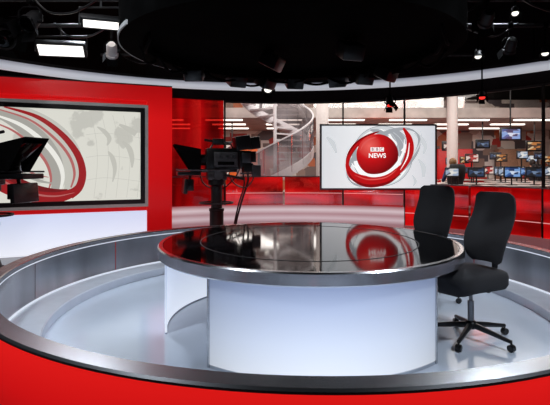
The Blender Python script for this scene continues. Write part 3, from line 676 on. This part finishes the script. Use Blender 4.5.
def make_monitor(loc, rz, mi, label, up=0., sz=1.):
    t = thing('desktop_monitor', label, 'monitor', loc, rz, 'monitors on the newsroom desks')
    bm = nb(); bbox(bm, (0,.015,.33+up), (.46*sz,.04,.3*sz), .008); obj('casing', bm, M['plastic'], t)
    bm = nb(); box(bm, (0,-.007,.335+up), (.4*sz,.004,.235*sz)); obj('screen', bm, scr[mi], t)
    bm = nb(); tube(bm, [(0,.04,.01),(0,.05,.25+up)], .02, 8); bbox(bm, (0,.04,.008), (.22,.16,.016), .005); obj('stand', bm, M['plastic'], t)
    return t
rows = [(12.0, [4.6,6.8], 1.95, 'front newsroom row, nearest the glass'), (13.6, [5.2,7.4,9.6], 2.0, 'second newsroom row behind the glass'), (15.0, [7.9,10.9], 2.1, 'third newsroom row, by the columns'), (16.9, [4.7,7.1,9.4,11.7], 2.1, 'back newsroom row under the gallery'), (12.4, [-1.9], 1.9, 'newsroom left of the spiral staircase')]
for ri, (y, xs, w, rl) in enumerate(rows):
    for xi, x in enumerate(xs):
        make_desk(x, y, w, 'pale office desk with red front panel, '+rl)
        for q, dx in enumerate((-.68,-.1,.56)):
            make_monitor((x+dx+random.uniform(-.06,.06),y+.05,FZ+.751), random.uniform(-.5,.5), random.choice((0,1,2,3,1,3)), 'lit computer monitor on the '+rl if ri < 4 else 'lit computer monitor on the desk left of the spiral staircase', 0, random.uniform(.75,1.05))
            if ri in (1, 2, 3) and (xi*2+q) % 3 != 1:
                make_monitor((x+dx+.02+random.uniform(-.1,.1),y+.27,FZ+.751), random.uniform(-.3,.3), random.choice((0,1,2,3,4)), 'raised second monitor on a tall stand, '+rl, .3+.2*random.random(), random.uniform(.7,.9))

# people working with their backs to the studio
skin = pm('skin', lin(196,146,120), .55, 0, .05)
def skinned(name, V, E, R, mat, parent, sub=2):
    me = bpy.data.meshes.new(name); me.from_pydata(V, E, [])
    o = bpy.data.objects.new(name, me); C.objects.link(o)
    md = o.modifiers.new('skin', 'SKIN'); md.use_smooth_shade = True
    for i, r in enumerate(R):
        sv = me.skin_vertices[0].data[i]; sv.radius = (r, r) if not isinstance(r, tuple) else r; sv.use_root = (i == 0)
    s = o.modifiers.new('sub', 'SUBSURF'); s.levels = sub; s.render_levels = sub
    bpy.context.view_layer.update()
    m2 = bpy.data.meshes.new_from_object(o.evaluated_get(bpy.context.evaluated_depsgraph_get()))
    bpy.data.objects.remove(o); bpy.data.meshes.remove(me)
    m2.name = name; m2.materials.clear(); m2.materials.append(mat)
    for p in m2.polygons: p.use_smooth = True
    o2 = bpy.data.objects.new(name, m2); C.objects.link(o2); o2.parent = parent
    return o2
def make_person(label, loc, rz, shirt, trousers, hairc, long_hair):
    """seated, forward = +Y, hands on the desk in front"""
    t = thing('person', label, 'person', loc, rz)
    V = [(0,0,.58),(0,.0,.75),(0,.02,.92),(0,.02,1.06),(0,.03,1.14),(0,.05,1.24),(0,.055,1.32)]
    E = [(0,1),(1,2),(2,3),(3,4),(4,5),(5,6)]
    R = [(.15,.11),(.14,.1),(.15,.1),(.11,.08),(.05,.05),(.08,.095),(.07,.085)]
    for s in (-1,1):
        b0 = len(V); V += [(s*.18,.02,1.05),(s*.23,.08,.83),(s*.17,.33,.78),(s*.15,.41,.785)]; E += [(3,b0),(b0,b0+1),(b0+1,b0+2),(b0+2,b0+3)]; R += [.06,.045,.034,.03]
        h0 = b0+3
        for f in range(5):
            fx = (-.03+.015*f)*s if f < 4 else s*-.045; L = (.075,.085,.08,.06,.045)[f]
            c0 = len(V); V += [(s*.15+fx,.44,.785),(s*.15+fx*1.2,.44+L*.6,.787),(s*.15+fx*1.25,.44+L,.775)]; E += [(h0,c0),(c0,c0+1),(c0+1,c0+2)]; R += [.011,.009,.008]
        b0 = len(V); V += [(s*.1,.02,.58),(s*.12,.42,.58),(s*.12,.44,.1),(s*.12,.56,.04)]; E += [(0,b0),(b0,b0+1),(b0+1,b0+2),(b0+2,b0+3)]; R += [.095,.06,.042,.036]
    skinned('body', V, E, R, skin, t)
    Vs = [(0,0,.6),(0,0,.75),(0,.02,.92),(0,.02,1.06),(0,.028,1.1)]; Es = [(0,1),(1,2),(2,3),(3,4)]; Rs = [(.165,.125),(.155,.115),(.165,.115),(.125,.095),(.07,.07)]
    for s in (-1,1):
        b0 = len(Vs); Vs += [(s*.18,.02,1.05),(s*.23,.08,.83),(s*.175,.31,.782)]; Es += [(3,b0),(b0,b0+1),(b0+1,b0+2)]; Rs += [.072,.057,.045]
    skinned('shirt', Vs, Es, Rs, shirt, t)
    Vs = [(0,0,.58),(0,0,.64)]; Es = [(0,1)]; Rs = [(.17,.13),(.168,.128)]
    for s in (-1,1):
        b0 = len(Vs); Vs += [(s*.1,.03,.58),(s*.12,.42,.58),(s*.12,.44,.12)]; Es += [(0,b0),(b0,b0+1),(b0+1,b0+2)]; Rs += [.105,.072,.056]
    skinned('trousers', Vs, Es, Rs, trousers, t)
    for s in (-1,1):
        bm = nb(); bbox(bm, (s*.12,.5,.04), (.09,.26,.08), .03); obj('shoe', bm, M['plastic'], t)
    bm = nb(); bmesh.ops.create_uvsphere(bm, u_segments=20, v_segments=14, radius=1)
    for v in list(bm.verts):
        c = v.co; v.co = Vector((c.x*.096, c.y*.112+.035, c.z*.125+1.31))
        if long_hair and c.z < -.1 and c.y < .3: v.co.z -= .14*(-c.z)
    bmesh.ops.delete(bm, geom=[v for v in bm.verts if v.co.y > .1 and v.co.z < 1.36], context='VERTS')
    if not long_hair: bmesh.ops.delete(bm, geom=[v for v in bm.verts if v.co.z < 1.25], context='VERTS')
    obj('hair', bm, hairc, t, smooth=80)
    for s in (-1,1):
        bm = nb(); bmesh.ops.create_uvsphere(bm, u_segments=8, v_segments=6, radius=.012, matrix=Matrix.Translation((s*.034,.142,1.29))); obj('eye', bm, M['plastic'], t)
    bm = nb(); tube(bm, [(0,.135,1.285),(0,.158,1.26),(0,.14,1.25)], [.008,.014,.008], 8); obj('nose', bm, skin, t)
    return t
dk = pm('dark_hair', lin(34,24,20), .6); bl = pm('fair_hair', lin(120,86,52), .6)
for (x, y, lab, cl, sc_, tr_, hc, lh) in ((4.9,12.92,'seated person in a dark blue top in the second newsroom row','dark office chair under the person in the dark blue top', pm('blue_top', lin(40,58,104), .8), pm('black_cloth', lin(24,24,26), .8), bl, True),
        (8.9,16.22,'seated person in a red top in the back newsroom row','dark office chair under the person in the red top', pm('red_top', lin(150,36,40), .8), pm('grey_cloth', lin(62,62,66), .8), dk, True)):
    make_person(lab, (x,y,FZ+.04), 0, sc_, tr_, hc, lh)
    dup(ch, (x,y,FZ), rad(90), cl, 'newsroom chairs')

def wall_tv(px, py, d, wpx, mi, label):
    p = at(px, py, d); w = wpx*d/F; h = w*.58
    t = thing('hanging_monitor', label, 'monitor', p)
    bm = nb(); bbox(bm, (0,.03,0), (w+.06,.06,h+.06), .01); obj('casing', bm, M['plastic'], t)
    bm = nb(); box(bm, (0,-.002,0), (w-.06,.004,h-.06)); obj('screen', bm, scr[mi], t)
    bm = nb(); tube(bm, [(0,.04,h/2),(0,.04,SLZ-p.z if d > 16 else 4.6-p.z)], .025, 8); obj('drop_pole', bm, M['black'], t)
wall_tv(511, 134, 15.4, 20, 0, 'bright blue television hung high in the newsroom, far right')
wall_tv(450, 146, 17.4, 14, 2, 'reddish television hung under the gallery beside the news screen')
wall_tv(535, 146, 17.4, 16, 4, 'amber television hung under the gallery at far right')
wall_tv(483, 144, 17.4, 13, 3, 'dark television hung under the gallery, middle of the right windows')
wall_tv(232, 146, 17.4, 13, 2, 'reddish television hung under the gallery left of the stair')
gb = thing('gallery_balustrade', 'glass railing along the upper gallery of the newsroom', 'railing', (3,16.05,3.5))
bm = nb(); box(bm, (0,0,.5), (19,.02,1.0)); obj('glass', bm, M['glass'], gb)
bm = nb(); tube(bm, [(-9.5,0,1.03),(9.5,0,1.03)], .03, 8); obj('handrail', bm, M['steel'], gb)
for x in (-3.9,-1.8,.3,2.5,4.7,6.9,9.1):
    for y in (16.6, 18.4, 20.4):
        bm = nb(); bbox(bm, (x,y,SLZ-.02), (1.3,.16,.05), .01)
        tag(obj('strip_light', bm, em('strip_lamp', lin(255,246,234), 2.5), None), 'long white strip light fixed under the gallery floor', 'ceiling light', 'strip lights under the gallery')
cab_y = 21.6
for x, mt, lab in ((3.4,'redpaint','tall red cabinet on the newsroom back wall, partly behind the news screen'), (6.0,'orange','tall orange cabinet against the newsroom back wall, right of the news screen'), (8.2,'redpaint','tall red cabinet against the newsroom back wall, right part'), (11.0,'warm','tall brown cabinet against the newsroom back wall, farthest right'), (-1.6,'orange','tall orange cabinet on the newsroom back wall, behind the stair')):
    t = thing('storage_cabinet', lab, 'cabinet', (x,cab_y,FZ))
    bm = nb(); bbox(bm, (0,.02,1.0), (1.6,.5,2.0), .02); obj('body', bm, M[mt], t)
    for s in (-1,1):
        bm = nb(); bbox(bm, (s*.39,-.245,1.0), (.75,.03,1.9), .008); o = obj('door', bm, M[mt], t)
        bm = nb(); bbox(bm, (s*.06,-.275,1.0), (.02,.03,.3), .005); obj('handle', bm, M['steel'], o)

# ---------------------------------------------------------------- lights
w = bpy.data.worlds.new('world'); S.world = w; w.use_nodes = True
w.node_tree.nodes['Background'].inputs[0].default_value = (.02,.02,.025,1); w.node_tree.nodes['Background'].inputs[1].default_value = .5
def light(kind, loc, aim, e, col=(1,1,1), size=.3, ang=70, sy=None):
    l = bpy.data.lights.new('lamp', kind); l.energy = e; l.color = col
    o = bpy.data.objects.new('lamp', l); C.objects.link(o); o.location = loc
    o.rotation_euler = (Vector(aim)-Vector(loc)).to_track_quat('-Z','Y').to_euler()
    if kind == 'SPOT': l.spot_size = rad(ang); l.spot_blend = .6; l.shadow_soft_size = size
    if kind == 'POINT': l.shadow_soft_size = size
    if kind == 'AREA':
        l.size = size
        if sy: l.shape = 'RECTANGLE'; l.size_y = sy
cool = (.84,.91,1)
light('SPOT', (-2.8,2.2,4.2), (0,4.8,0), 380, cool, .25)
light('SPOT', (3.4,2.2,4.2), (1.0,4.6,0), 460, cool, .25)
light('SPOT', (3.2,6.8,4.0), (1.4,4.4,0), 340, cool, .25)
light('SPOT', (-2.8,6.8,4.0), (-1.2,4.6,0), 400, cool, .25)
light('SPOT', (-1.2,3.0,4.3), (-2.6,6.4,.3), 260, cool, .3)
light('SPOT', (-2.6,4.0,4.3), (-3.2,8.4,1.6), 90, (1,.95,.95), .25)
light('SPOT', (-2.2,5.6,4.0), (-1.05,8.4,1.5), 110, (1,.96,.94), .2, 40)  # added to bring out detail on the studio camera
light('AREA', (4,13,4.5), (4,13,0), 320, (1,.95,.9), 9, sy=4)
light('AREA', (-1,13.5,4.5), (-1,13.5,0), 190, (1,.93,.9), 4, sy=4)
light('AREA', (4,11,4.3), (4,17,3.0), 150, (1,.95,.9), 9, sy=.6)  # added from the studio side to brighten the gallery slab face
light('AREA', (3,20.5,4.5), (3,21.9,3.2), 230, (1,.94,.88), 14, sy=1)
light('AREA', (4,18.5,3.05), (4,18.5,0), 380, (1,.94,.88), 14, sy=3)
for x, y in ((5.6,12.8),(8.2,14.4),(3.6,15.6),(-2.2,13.2)):
    light('POINT', (x,y,2.6), (x,y,0), 20, (1,.16,.08), .2)  # unseen red sources added for a glow in the newsroom
